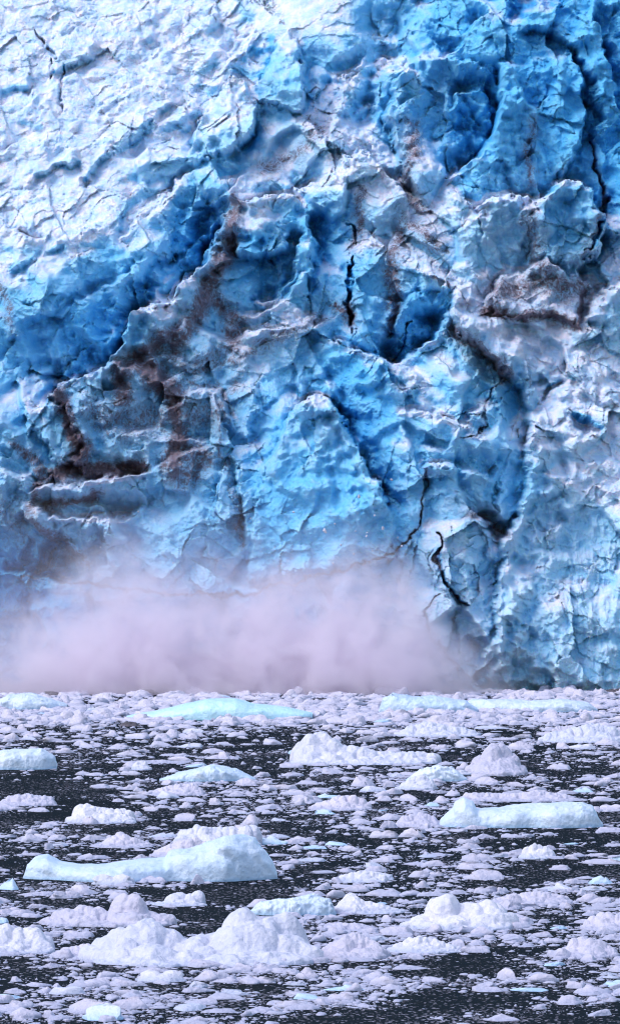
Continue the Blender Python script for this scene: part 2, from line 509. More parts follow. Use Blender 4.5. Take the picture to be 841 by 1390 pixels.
ledge([(430,450),(470,470),(500,482),(540,500),(580,520)], 1.3, 40, 1.6, 30, 'R')
ledge([(575,400),(556,402),(540,425),(538,455)], 1.0, 24, 1.6, 20, 'L')
ledge([(530,565),(560,558),(600,565),(640,585),(672,600)], 1.1, 26, 1.0, 22, 'R')
ledge([(565,640),(600,625),(650,640),(675,650)], 1.2, 32, 1.1, 18, 'R')
ledge([(572,606),(600,612),(640,560),(680,540)], .8, 30, .8, 24, 'R')
ledge([(30,668),(70,660),(110,655),(150,650),(180,645),(205,640)], 1.5, 24, 2.0, 16, 'R')
ledge([(40,690),(70,700),(120,706),(160,702),(190,694),(215,684)], 1.3, 26, 1.4, 18, 'R')
ledge([(0,640),(30,640),(60,655)], 1.0, 20, 1.0, 16, 'R')
ledge([(30,560),(50,590),(80,625),(120,640)], 1.8, 30, .9, 20, 'L')
ledge([(85,545),(95,560),(110,590),(108,625)], 1.2, 26, 1.1, 18, 'L')
ledge([(20,690),(52,716),(85,740),(112,765)], 1.2, 20, 1.3, 16, 'L')
ledge([(0,770),(40,780),(75,790),(120,785)], 1.0, 20, 1.2, 18, 'R')
ledge([(148,710),(140,748),(146,768)], .8, 14, 1.0, 16, 'L')
ledge([(135,505),(190,490),(240,480),(262,500)], .9, 26, .6, 12, 'R')
ledge([(210,560),(250,540),(290,525),(310,560),(325,585)], 1.0, 26, .9, 20, 'R')
ledge([(140,575),(190,590),(240,595),(300,590)], .7, 16, .8, 14, 'R')
ledge([(210,640),(240,620),(280,610),(300,590)], .8, 20, .8, 16, 'R')
ledge([(308,610),(322,640),(332,700),(330,750)], .8, 20, 1.0, 14, 'L')
ledge([(338,520),(352,560),(330,600)], .6, 20, .8, 16, 'R')
# hollows of the central serac
ledge([(312,318),(322,345),(350,355),(384,340),(400,310)], .9, 20, 2.2, 30, 'L')
ledge([(345,410),(375,395),(395,370),(404,330),(420,318)], 1.2, 22, 1.8, 24, 'R')
ledge([(308,420),(340,430),(375,415),(398,385),(420,360)], .9, 24, 1.3, 20, 'R')
ledge([(320,455),(360,452),(400,440),(430,425)], 1.0, 26, 1.3, 18, 'R')
# upper left slope: folds running down to the left
for k, (a, b, c_) in enumerate([((250,130),(180,190),(100,262)),((290,215),(220,260),(150,330)),((215,95),(150,140),(118,165)),((110,215),(70,235),(35,255)),
                               ((240,240),(235,262),(200,300)),((330,230),(290,300),(240,350)),((90,330),(60,350),(15,365)),((200,350),(150,385),(85,420)),
                               ((150,300),(90,320),(10,395)),((120,390),(70,420),(10,470)),((60,120),(30,140),(-20,150)),((70,190),(30,200),(-20,215)),
                               ((250,330),(205,362),(180,400)),((290,20),(240,60),(200,80)),((350,30),(330,70),(300,105)),((140,60),(110,90),(70,100))]):
    ledge([a, b, c_], .55, 26, .6, 18, 'L' if k % 3 else 'R')
ledge([(0,304),(22,315),(40,326),(62,330)], .9, 20, 1.2, 10, 'R')
# slabs and blocks
plate([(338,124),(362,86),(394,42),(408,72),(414,112),(412,152),(376,152),(350,138)], 2.2, .016, .018, .4, 2, 20)
plate([(255,222),(284,148),(318,106),(337,124),(353,146),(346,178),(322,202),(290,216)], 1.5, .014, .012, .9, 3, 24)
plate([(427,531),(449,545),(464,567),(478,602),(500,640),(534,705),(530,760),(340,790),(345,680),(380,600)], 1.2, .002, .006, .8, 3, 30)
plate([(700,292),(728,275),(758,245),(790,249),(812,280),(818,314),(800,345),(770,360),(730,350)], 1.2, .004, .012, .8, 3, 26)
plate([(564,716),(605,703),(650,706),(668,722),(655,742),(640,780),(634,822),(612,806),(586,792),(566,752)], 1.0, .004, .012, .9)
plate([(564,802),(596,794),(622,818),(618,850),(603,884),(572,862),(548,846)], 1.4, .002, .01, .9)
plate([(656,733),(672,720),(693,726),(686,752),(670,766),(660,757)], .9, 0, .01, .4)
plate([(634,776),(655,786),(672,774),(678,820),(657,860),(626,866),(620,842)], 1.2, .01, .01, .5)
plate([(668,706),(681,650),(696,610),(716,626),(706,692),(676,712)], 1.3, .012, .012, .2)
plate([(660,425),(668,396),(700,378),(738,360),(772,384),(786,402),(784,444),(742,430),(690,434)], .8, .004, .014, .5)
plate([(476,432),(500,440),(508,425),(498,408),(482,412)], .4, 0, .01, .4)
plate([(535,330),(560,345),(600,360),(606,395),(560,402),(545,380)], .7, .004, .012, .5)
# pits
pit([(686,-30),(772,-30),(766,6),(720,18),(704,33),(688,30)], 4.5, 8)
pit([(-20,-20),(18,-20),(16,6),(8,18),(-20,14)], 2.0)
pit([(137,152),(150,140),(172,132),(166,152),(142,160)], 1.6, 4)
pit([(777,588),(766,552),(780,562),(800,574),(813,573),(810,590),(792,600)], 3.0, 5)
pit([(733,545),(742,526),(760,521),(750,536),(740,546)], 2.6, 4)
pit([(640,700),(664,694),(700,713),(692,732),(664,727)], 2.6, 5)
pit([(78,668),(100,664),(138,676),(122,688),(96,684)], 1.6, 5)
pit([(26,752),(38,732),(50,740),(46,760),(30,768)], 1.6, 4)
pit([(606,236),(640,206),(655,182),(662,182),(648,206),(622,236)], 1.6, 4)
pit([(110,255),(112,240),(122,236),(122,250),(116,258)], 1.4, 3)
pit([(30,125),(46,118),(50,124),(38,130)], 1.0, 3)
pit([(418,330),(430,318),(438,300),(430,290),(422,300)], 1.8, 5)
pit([(800,285),(820,275),(826,285),(812,300)], 2.2, 4)
pit([(198,205),(212,200),(208,212)], 1.0, 3)
# cracks: (points, depth, half width px)
CRACKS = [
 ([(50,44),(60,60),(68,74),(80,84)], 3.0, 4.5), ([(68,80),(69,95),(66,112)], 2.4, 3), ([(90,92),(84,115),(86,132),(86,150)], 3.0, 4.2),
 ([(479,345),(475,370),(473,400),(468,420),(474,440),(480,458)], 4.0, 5.0), ([(472,300),(480,318),(484,332)], 1.8, 2.5),
 ([(559,430),(550,455),(541,474),(532,488)], 2.2, 2.6),
 ([(803,190),(812,225),(820,262),(824,282)], 3.0, 4), ([(824,285),(812,300),(806,325),(792,345)], 3.0, 4),
 ([(596,725),(592,760),(608,792),(630,820)], 2.6, 4), ([(596,806),(574,830),(576,864),(600,882),(622,912)], 1.4, 2.2),
 ([(624,836),(612,862),(604,884)], 1.4, 1.8), ([(584,750),(582,792)], 1.2, 1.8),
 ([(684,510),(664,530),(658,560),(655,580),(620,595)], 1.4, 2.2), ([(602,566),(628,560),(656,562)], 1.0, 1.6),
 ([(575,645),(572,690),(556,724),(535,746),(480,770),(420,786),(330,806),(240,808),(160,798),(110,790)], 1.6, 2.4),
 ([(675,650),(668,700)], 1.0, 1.8), ([(420,390),(422,420),(424,440)], 1.2, 2.2), ([(70,745),(64,765)], 1.0, 2),
 ([(328,715),(333,725)], 1.0, 2), ([(690,240),(715,300),(720,350)], .7, 3)]
for p, dep, wd in CRACKS: stroke(p, -min(dep * .75, 1.3 if p[0][0] < 100 else 9), wd * .66, 'C', 4)
D += FIELD['C'] * np.clip(.5 + 1.6 * fbm(PX / 16, PY / 16, 3, 63) + .3, .1, 1.3)

# ---- frozen-in grit, and shade under ledges and in gaps painted dark
def dirt_shade(pts, a, w): stroke(pts, a * (.95 if w > 6 else .7), w * (1.3 if w > 6 else .85), 'dirt_shade', 1.6, False)
dirt_shade([(318,282),(310,330),(294,372),(280,410),(262,440),(240,470)], .85, 14)
dirt_shade([(285,400),(320,440),(310,470)], .75, 18)
dirt_shade([(240,455),(200,478),(165,505),(170,540)], .85, 16)
dirt_shade([(200,500),(232,530),(242,580),(236,640)], .95, 18)
dirt_shade([(85,538),(96,575),(110,610),(104,634),(70,642)], 1.1, 12)
dirt_shade([(104,636),(150,640),(190,632)], 1.2, 11)  # dark of the overhang painted in along with the grit
dirt_shade([(20,600),(60,640),(40,700),(80,735),(118,768)], .75, 10)
dirt_shade([(250,520),(300,520),(300,600),(312,650),(326,700),(324,750)], .6, 8)
dirt_shade([(130,560),(180,580),(240,560),(300,560)], .62, 34)
dirt_shade([(240,620),(280,620),(250,650)], .7, 26)
dirt_shade([(220,480),(260,500),(300,480)], .6, 26)
dirt_shade([(330,500),(290,560)], .55, 14)
dirt_shade([(260,505),(320,488),(380,460),(432,430)], .6, 13)
dirt_shade([(360,228),(400,212),(436,180),(420,160)], .62, 12)
dirt_shade([(488,262),(486,300),(478,330)], .7, 9)
dirt_shade([(556,170),(560,215),(548,250),(572,285)], .7, 14)
dirt_shade([(540,310),(534,360),(536,400),(528,440)], .75, 12)
dirt_shade([(545,300),(575,318),(600,345)], .65, 16)
dirt_shade([(600,100),(590,160)], .25, 14)
dirt_shade([(722,170),(712,215),(720,250)], .6, 9)
dirt_shade([(716,300),(728,345),(740,380)], .65, 14)
dirt_shade([(672,400),(730,385),(782,395)], .72, 24)
dirt_shade([(660,424),(700,432),(746,430),(780,442),(788,400)], .95, 8)
dirt_shade([(612,450),(648,474),(684,508)], .8, 10)
dirt_shade([(684,508),(664,532),(656,566),(652,580),(620,596)], .8, 5)
dirt_shade([(575,640),(572,690),(556,724),(535,746),(480,770),(420,786),(330,806),(240,808),(160,798),(20,782)], .95, 4.5)
dirt_shade([(596,725),(592,760),(608,792),(630,820)], 1.0, 6)
dirt_shade([(596,806),(574,830),(576,864),(600,882),(622,912)], .85, 4)
dirt_shade([(640,700),(690,722)], .7, 8)  # shade inside the gap, painted in
dirt_shade([(0,390),(14,420),(20,450)], .6, 10)
dirt_shade([(720,420),(720,470),(680,450)], .35, 26)
dirt_shade([(60,690),(130,672)], .9, 8)  # dark tone painted into the low hollow
dirt_shade([(0,690),(60,760),(20,840)], .45, 60)  # broad mauve darkening of the lower left foot
dirt_shade([(60,700),(150,740),(110,830)], .3, 50)  # more of the lower left darkening
dirt_shade([(40,520),(200,640),(300,700)], .22, 90)
dirt_shade([(640,240),(700,240)], .1, 10)
dirt_shade([(804,190),(820,260),(822,290)], .9, 5)  # dark line laid along the right edge crack
dirt_shade([(810,290),(800,330),(790,350)], .9, 5)  # the dark line carried on down the crack
dirt_shade([(470,420),(476,440),(455,415)], .8, 8)
dirt_shade([(716,500),(712,540)], .5, 8)

# ---- densest blue exposures, and shade of hollows painted in as blue
def bl(pts, a, s=12): paint('blue', pts, a * .9, s)
bl([(686,-30),(772,-30),(766,6),(720,18),(704,33),(688,30)], 1.0, 6)
bl([(540,400),(578,400),(606,416),(592,450),(560,480),(530,488),(510,478),(536,440)], .88)
bl([(300,285),(292,325),(265,358),(240,365),(262,320),(285,290)], .95)
bl([(225,385),(200,412),(172,432),(160,470),(120,500),(90,500),(120,450),(160,400),(200,370)], .85)  # shade of the steep left wall painted in as deeper blue
bl([(90,500),(120,505),(66,540),(44,556),(40,530)], .95)
bl([(640,120),(668,100),(676,140),(664,184),(648,205),(620,190),(618,150)], .92)  # shadow of the concave bowl painted in as blue
bl([(800,80),(841,60),(880,300),(830,280),(806,190)], .9)
bl([(766,552),(813,573),(810,590),(792,600),(777,588)], .9, 5)
bl([(733,545),(742,526),(760,521),(750,536)], 1.0, 4)
bl([(455,545),(480,540),(505,600),(490,612),(470,585)], .95, 8)
bl([(398,290),(418,290),(420,330),(412,345),(398,330)], .78)
bl([(418,290),(445,290),(440,350),(425,350)], .85)
bl([(312,318),(345,318),(378,330),(360,352),(325,350)], .85)
bl([(137,150),(172,132),(166,152),(142,160)], .9, 4)
bl([(110,255),(112,236),(124,236),(120,258)], .85, 4)
bl([(-20,-20),(18,-20),(16,10),(-20,16)], .95, 4)
bl([(700,90),(790,90),(800,200),(720,230),(690,180)], .85, 26)
bl([(360,100),(330,85),(350,50),(372,40),(380,55)], .7, 10)
bl([(430,90),(470,80),(470,130),(440,160)], .7, 12)
bl([(0,420),(60,430),(60,500),(0,520)], .72, 26)  # more of the left wall's shade, painted blue
bl([(326,198),(350,170),(366,185),(340,210)], .8, 10)
bl([(500,600),(530,600),(545,700),(520,680)], .8, 10)
bl([(-100,720),(70,740),(120,820),(90,930),(-100,940)], 1.0, 30)  # deep blue laid on to darken the lower left foot
for p, dep, wd in CRACKS[:9]: stroke(p, 1.05, wd * 1.2, 'blue', 4)

# ---- relief of the ice itself
U = X / 1.0; V = Z / 1.0
wx = .9 * fbm(U / 5, V / 5, 3, 40); wz = .9 * fbm(U / 5, V / 5, 3, 50)
RUBc = np.clip(RUB, 0, 1); SC = np.clip(SCAL, 0, 1)
ca, sa = math.cos(.7), math.sin(.7)
Ur = (U * ca + V * sa); Vr = (-U * sa + V * ca)          # along the folds of the left slope
right = sm(470, 640, WX)
CALM = .18 + 1.15 * sm(-.2, .35, fbm(U / 4.5, V / 4.5, 3, 91))     # some faces broke clean, others are shattered
CALM2 = .12 + 1.1 * sm(-.15, .35, fbm(U / 3.0, V / 3.0, 3, 95))
# large broken masses
D += fade * 1.8 * fbm(U / 11, V / 9, 3, 97)
D += 1.3 * fade * (blocks((U + wx) / 5.6 + 3, (V + wz) / 6.4, 1, 1.0, 1.0, .7) + .6)
UL = 1 - .6 * sm(330, 230, PX + .45 * PY) * sm(470, 330, PY)      # the snowy upper left is drifted over
hx = .5 * fbm(U / 1.1, V / 1.1, 4, 301, .6); hz_ = .5 * fbm(U / 1.1, V / 1.1, 4, 311, .6)
wx = wx * 1.1 + .55 * hx; wz = wz * 1.1 + .55 * hz_
PYR = (1 - .8 * sm(120, 70, np.hypot(PX - 410, PY + 10))) * (1 - .75 * sm(60, 35, np.hypot((PX - 385) / .8, PY - 112))) * (1 - .6 * sm(60, 40, np.hypot(PX - 305, PY - 165))) * (1 - .7 * sm(60, 40, np.hypot((PX - 692) / .6, PY - 665)));  PYR = PYR * (1 - .7 * sm(110, 60, np.hypot((PX - 425) / 1.0, (PY - 670) / 1.35)))
UL = UL * PYR
SH = 2.2 * UL * shards((U * .95 + V * .25 + wx) / 3.4, (V - U * .3 + wz) / 4.4, 201, 1.0, .7)
SH += .9 * (.35 + .65 * UL) * (.4 + .6 * CALM) * shards((Ur + wx) / 2.5, (Vr + wz) / 1.4, 202, 1.1, .8) * (1 - .4 * right)
SH += .95 * UL * (.3 + .7 * CALM2) * shards((U + .4 * V + wx) / 1.4, (V - U * .4 + wz) / 2.4, 203, 1.1, .7) * (.3 + .7 * right)
SH2 = .22 * UL * CALM * shards((Ur + .8 * wx) / 1.05, (V + .3 * U + .8 * wz) / .8, 204, 1.2, .8)
SOFT = sm(-.1, .25, fbm(U / 4, V / 4, 2, 321))      # edges: some rounded by melt, some still crisp
D += fade * (SOFT * blur(SH, 2) + (1 - SOFT) * SH + SH2)
D += .07 * fade * CALM2 * shards((U + .3 * wz) / .45, (V + .3 * wx) / .42, 205, 1.2, .8)
D += .6 * fade * (blocks((U + wx * 1.3) / 2.0, (V + wz) / 4.4, 3, 1.0, 1.2, .6) + .5) * (.25 + .75 * right)
# conchoidal scallops (concave, sharp ribs)
D -= .8 * fade * SC * (blocks((U + wx) / 2.5 + 11, (V + wz) / 2.2, 4, 1.1, .8, .7) + .4)
D -= .42 * fade * (.4 + .6 * CALM) * (.25 + .75 * SC) * (blocks((U * .95 + V * .3 + wx) / 1.15, (V * .9 - U * .3 + wz) / .9, 5, 1.1, .9, .7) + .4)
# rubble on the flatter tops
D += .6 * fade * (.45 + .55 * CALM) * (.1 + RUBc) * (blocks((U + wx) / 1.3, (V + wz) / .95, 7, 1.2, .9, .9) + .4)
D += .34 * fade * (.4 + .6 * CALM2) * (.1 + RUBc) * (blocks((U + wx * 1.5) / .55, (V + wz * 1.5) / .42, 8, 1.2, .8, 1.0) + .4)
# ragged ridges
D += .7 * fade * fbm(U / 4.2, V / 3.4, 5, 60, .5, 'ridge')
D += .08 * fade * fbm(U * 2.0, V * 1.6, 3, 80, .6)
# flutes down the steep lower wall at the right
TW = sm(640, 740, WX) * sm(640, 720, WY)
D += TW * (.7 * fbm((U + wx * .6) / 1.5, V / 5.5, 4, 101, .55, 'ridge') + .25 * (blocks((U + wx) / 1.1, (V + wz) / 1.5, 102, 1.1, 1.1, .7) + .4))
# wave-cut notch with ragged lips at the waterline
D -= .7 * sm(1.0, .2, Z + .9 * fbm(U / 2.5, V * 0, 3, 120)) * fade
for (bx, by, br) in [(408, 8, 62)]:
    mk = np.exp(-(((PX - bx) ** 2 + (PY - by) ** 2) / br ** 2) ** 2); D = D * (1 - mk) + blur(D, 34) * mk
    D += mk * (.3 * (blocks(U / 1.3, V / 1.1, 401, 1.1, .9, .8) + .4) + .25 * fbm(U / 1.5, V / 1.5, 4, 411))


Y = YB - D
# snow and rime cling to what faces the sky
def upness(Yf):
    yz = np.gradient(Yf, gz, axis=0); yx = np.gradient(Yf, gx, axis=1)
    return yz / np.sqrt(1 + yz * yz + yx * yx)
upn = .55 * upness(blur(Y, 4)) + .45 * upness(blur(Y, 14))
SNOW = sm(.15, .88, upn * 1.0 + (SNOWB - .5) * .95 + .14 * fbm(U / 2.2, V / 1.8, 4, 90))
SNOW = np.clip(SNOW, 0, 1)
curv = blur(Y, 10) - Y     # paler where the face sticks out, bluer in its recesses
BLUEF = np.clip(BLUE - .10 * np.clip(curv / .5, -1, 1), 0, 1.05)

nR, nC = X.shape
idx = np.arange(nR * nC).reshape(nR, nC)
quads = np.stack([idx[:-1, :-1], idx[:-1, 1:], idx[1:, 1:], idx[1:, :-1]], -1).reshape(-1, 4)
co = np.stack([X, Y, Z], -1).reshape(-1, 3)
fpx = WX[:-1, :-1].ravel(); fpy = WY[:-1, :-1].ravel()

PARTS = [  # name, label, outline in the photo
 ('serac', 'pale blue triangular fin of ice rising at the top centre', [(340,122),(362,86),(394,44),(408,72),(413,110),(412,150),(375,152),(350,136)]),
 ('serac', 'rounded lavender hump left of the triangular fin', [(255,220),(283,148),(318,106),(337,124),(353,146),(346,178),(322,200),(290,214)]),
 ('serac', 'broad blue tower topped with snow and streaked brown down its left flank', [(316,268),(335,270),(362,266),(398,270),(416,286),(422,340),(424,420),(380,440),(320,455),(262,450),(285,390),(300,320)]),
 ('serac', 'smooth blue pyramid with a pointed top above the spray', [(427,532),(449,545),(464,567),(478,602),(500,640),(534,705),(530,745),(330,790),(335,690),(370,610)]),
 ('serac', 'rounded blue dome at the right edge with brown drips', [(700,292),(728,276),(758,246),(790,250),(812,280),(818,312),(800,345),(780,360),(745,352),(712,332)]),
 ('serac', 'leaning narrow blue slab with a sharp tip', [(668,706),(681,650),(696,610),(716,626),(706,692),(676,712)]),
 ('ice_block', 'brown stained block half sunk in the snow band', [(660,425),(668,396),(700,378),(738,360),(772,384),(786,402),(784,444),(742,430),(690,434)]),
 ('ice_block', 'pale block split by a dark brown crack', [(564,716),(605,703),(650,706),(668,722),(655,742),(640,780),(634,822),(612,806),(586,792),(566,752)]),
 ('ice_block', 'pinkish block low on the face at the right end of the spray', [(564,802),(596,794),(622,818),(618,850),(603,884),(572,862),(548,846)]),
 ('ice_block', 'small blue rounded block beside the dark gap', [(656,733),(672,720),(693,726),(686,752),(670,766),(660,757)]),
 ('ice_block', 'pale blue square shouldered block under the crack', [(634,776),(655,786),(672,774),(678,820),(657,860),(626,866),(620,842)]),
 ('ice_cave', 'deep blue hollow at the top edge', [(686,-30),(772,-30),(766,6),(720,18),(704,33),(688,30)]),
 ('ice_cave', 'bright blue opening in the white snow on the right', [(777,588),(766,552),(780,562),(800,574),(813,573),(810,590),(792,600)]),
 ('ice_cave', 'small dark slit of a cave above the bright blue opening', [(733,545),(742,526),(760,521),(750,536),(740,546)]),
 ('ice_cave', 'shallow blue hollow in the white upper left slope', [(137,152),(150,140),(172,132),(166,152),(142,160)]),
 ('ice_cave', 'low dark hollow in the dirty ice at the left', [(78,668),(100,664),(138,676),(122,688),(96,684)]),
]
own = np.zeros(len(fpx), np.int32)
for i, (n, l, p) in enumerate(PARTS):
    own[inside(p, fpx, fpy)] = i + 1
CR_L = {0: 'deep blue crack in the white upper left corner', 2: 'short blue crack right of the upper left crack', 3: 'long black crack near the middle', 5: 'thin slanting crack in the bright blue recess',
        6: 'dark crack down the right edge', 8: 'brown edged crack splitting the pale block'}
for k, lab in CR_L.items():
    p, dep, wd = CRACKS[k]
    d, _, _ = polydist(p, fpx, fpy)
    own[d < wd * 1.15] = len(PARTS) + 1 + k
glacier = bpy.data.objects.new('glacier', None); COL.objects.link(glacier); glacier.location = (0, 478, 0)
tag(glacier, 'blue and white calving glacier front streaked with brown grit behind the floating ice', 'glacier')


def piece(sel, name, label):
    q = quads[sel]
    if len(q) == 0: return
    uq, inv = np.unique(q.ravel(), return_inverse=True)
    c = co[uq] - np.array([0, 478, 0])
    me = np_mesh(name, c, quads=inv.reshape(-1, 4), attrs={'blue': BLUEF.ravel()[uq], 'snow': SNOW.ravel()[uq], 'dirt_shade': DIRT_SHADE.ravel()[uq]})
    me.materials.append(M_GL)
    o = link(name, me, glacier)
    if label: o['label'] = label


piece(own == 0, 'ice_face', None)
for i, (n, l, p) in enumerate(PARTS): piece(own == i + 1, n, l)
for k, lab in CR_L.items(): piece(own == len(PARTS) + 1 + k, 'crevasse', lab)

# ------------------------------------------------------------------ water
def sheet(name, x0, x1, y0, y1, z):
    me = bpy.data.meshes.new(name)
    me.from_pydata([(x0, y0, z), (x1, y0, z), (x1, y1, z), (x0, y1, z)], [], [(0, 1, 2, 3)]); me.update()
    return me
me = sheet('water', -3000, 3000, -2500, 3500, 0); me.materials.append(water_material())
tag(link('water', me), kind='structure')

# ------------------------------------------------------------------ floating ice
def ico(sub_):
    import bmesh
    bm = bmesh.new(); bmesh.ops.create_icosphere(bm, subdivisions=sub_, radius=1)
    bm.verts.ensure_lookup_table()
    v = np.array([x.co[:] for x in bm.verts]); f = np.array([[y.index for y in x.verts] for x in bm.faces])
    bm.free(); return v, f
ICO = {k: ico(k) for k in (1, 2, 3, 4, 5)}


def noise3(p, s, seed):
    return (perlin(p[:, 0] * s + 3.1, p[:, 1] * s + p[:, 2] * s * .7, seed) + perlin(p[:, 1] * s - 1.7, p[:, 2] * s + p[:, 0] * s * .6, seed + 1)
            + perlin(p[:, 2] * s + 8.3, p[:, 0] * s - p[:, 1] * s * .5, seed + 2)) / 1.8


def lump(sub_, r, nl=6, flat=.3, seed=0, rough=.10):
    """popcorn chunk of brash ice, about 2 wide, flat*? high, waterline at z=0"""
    d, f = ICO[sub_]
    els = [(0, 0, 0, 1.0, r.uniform(.5, .9), .55)]
    for _ in range(nl):
        a = r.uniform(0, 2 * np.pi); q = r.uniform(.25, .8); s = r.uniform(.22, .52)
        els.append((q * math.cos(a), q * .7 * math.sin(a), r.uniform(.15, .75), s, s * r.uniform(.7, 1.1), s * r.uniform(.6, 1.5)))
    rad = np.full(len(d), .35)
    for (cx, cy, cz, ax, ay, az) in els:
        dd = d / np.array([ax, ay, az]); c = np.array([cx / ax, cy / ay, cz / az])
        A = (dd ** 2).sum(1); B = -2 * dd @ c; Cc = (c ** 2).sum() - 1
        disc = B * B - 4 * A * Cc
        t = np.where(disc > 0, (-B + np.sqrt(np.maximum(disc, 0))) / (2 * A), 0)
        rad = np.maximum(rad, t)
    p = d * rad[:, None]
    p *= (1 + rough * noise3(p, 2.2, seed) + rough * .6 * noise3(p, 5.0, seed + 9) + rough * .35 * noise3(p, 11, seed + 19))[:, None]
    for _ in range(9):
        nrm = r.normal(size=3); nrm[2] = abs(nrm[2]) * .8; nrm /= np.linalg.norm(nrm)
        c_ = r.uniform(.42, .85); ex = p @ nrm - c_
        p = np.where((ex > 0)[:, None], p - ex[:, None] * nrm * .92, p)
    p[:, 2] *= flat
    p[:, 2] = np.where(p[:, 2] < 0, p[:, 2] * .6, p[:, 2])
    return p, f


def profile_berg(name, prof, base_py, label, mat, depth=None, group=None, cat='iceberg', rough=.11, nx=150, seed=0, pw=.55, smooth_top=1.0):
    """prof: outline of the top in photo px; the berg gets its own waterline depth and thickness"""
    xs = [p[0] for p in prof]; x0, x1 = min(xs), max(xs); mid = (x0 + x1) / 2
    Xc, Yc = water_at(mid, base_py); mpp = Yc / F
    W = (x1 - x0) * mpp
    if depth is None: depth = .42 * W
    n_a = 44
    u = np.linspace(0, 1, nx); a = np.linspace(-.35, np.pi + .35, n_a)
    px = x0 + u * (x1 - x0)
    top = np.interp(px, xs, [(base_py - p[1]) * mpp for p in prof])
    top = np.maximum(top, .05)
    plan = np.clip(np.sin(np.pi * np.clip(u, .004, .996)), 0, 1) ** .33
    UU, AA = np.meshgrid(u, a, indexing='ij')
    T = top[:, None] * np.ones_like(AA)
    cs = np.cos(AA); sn = np.sin(AA)
    yy = -np.sign(cs) * np.abs(cs) ** .8 * depth / 2 * plan[:, None]
    zz_ = T * np.sign(sn) * np.abs(sn) ** pw
    zz_ = np.where(sn < 0, -.4, zz_)
    # the crest runs a little forward and back of the middle line
    yy = yy + .16 * depth * perlin(UU * 4 + seed, AA * 0 + .5, 3)
    xx = (UU - .5) * W
    P = np.stack([xx, yy, zz_], -1).reshape(-1, 3)
    sc = 1 / max(.6, .22 * W)
    q = P * np.array([1, 1, 1.6])
    h = np.abs(noise3(q, sc * 1.5, seed)) * 1.3 - .3
    h2_ = noise3(q, sc * 4, seed + 5); h3 = noise3(q, sc * 10, seed + 9)
    amp = rough * (T.reshape(-1) + .25) * smooth_top
    hb = np.abs(h2_) * 1.3 - .3
    P[:, 2] += amp * (.9 * h + .45 * hb + .12 * h3) * (P[:, 2] > .02)
    P[:, 1] += amp * (1.2 * h + .6 * hb + .15 * h3) * -1.0
    P[:, 1] -= (.35 + .25 * T.reshape(-1)) * rough * 8 * .5 * shards(P[:, 0] / (.16 * W + .3) + .4 * P[:, 2], P[:, 2] / (.5 * top.max() + .1) + seed, 31, .6, .5) * np.abs(np.sin(AA.reshape(-1)))
    P[:, 0] += amp * (.5 * h2_)
    ii = np.arange(nx * n_a).reshape(nx, n_a)
    qd = np.stack([ii[:-1, :-1], ii[:-1, 1:], ii[1:, 1:], ii[1:, :-1]], -1).reshape(-1, 4)
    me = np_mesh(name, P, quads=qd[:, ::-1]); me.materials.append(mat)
    o = link(name, me); o.location = (Xc, Yc + depth * .5, 0)
    tag(o, label, cat, group)
    FOOT.append((Xc, Yc + depth * .5, W / 2, depth / 2))
    return o


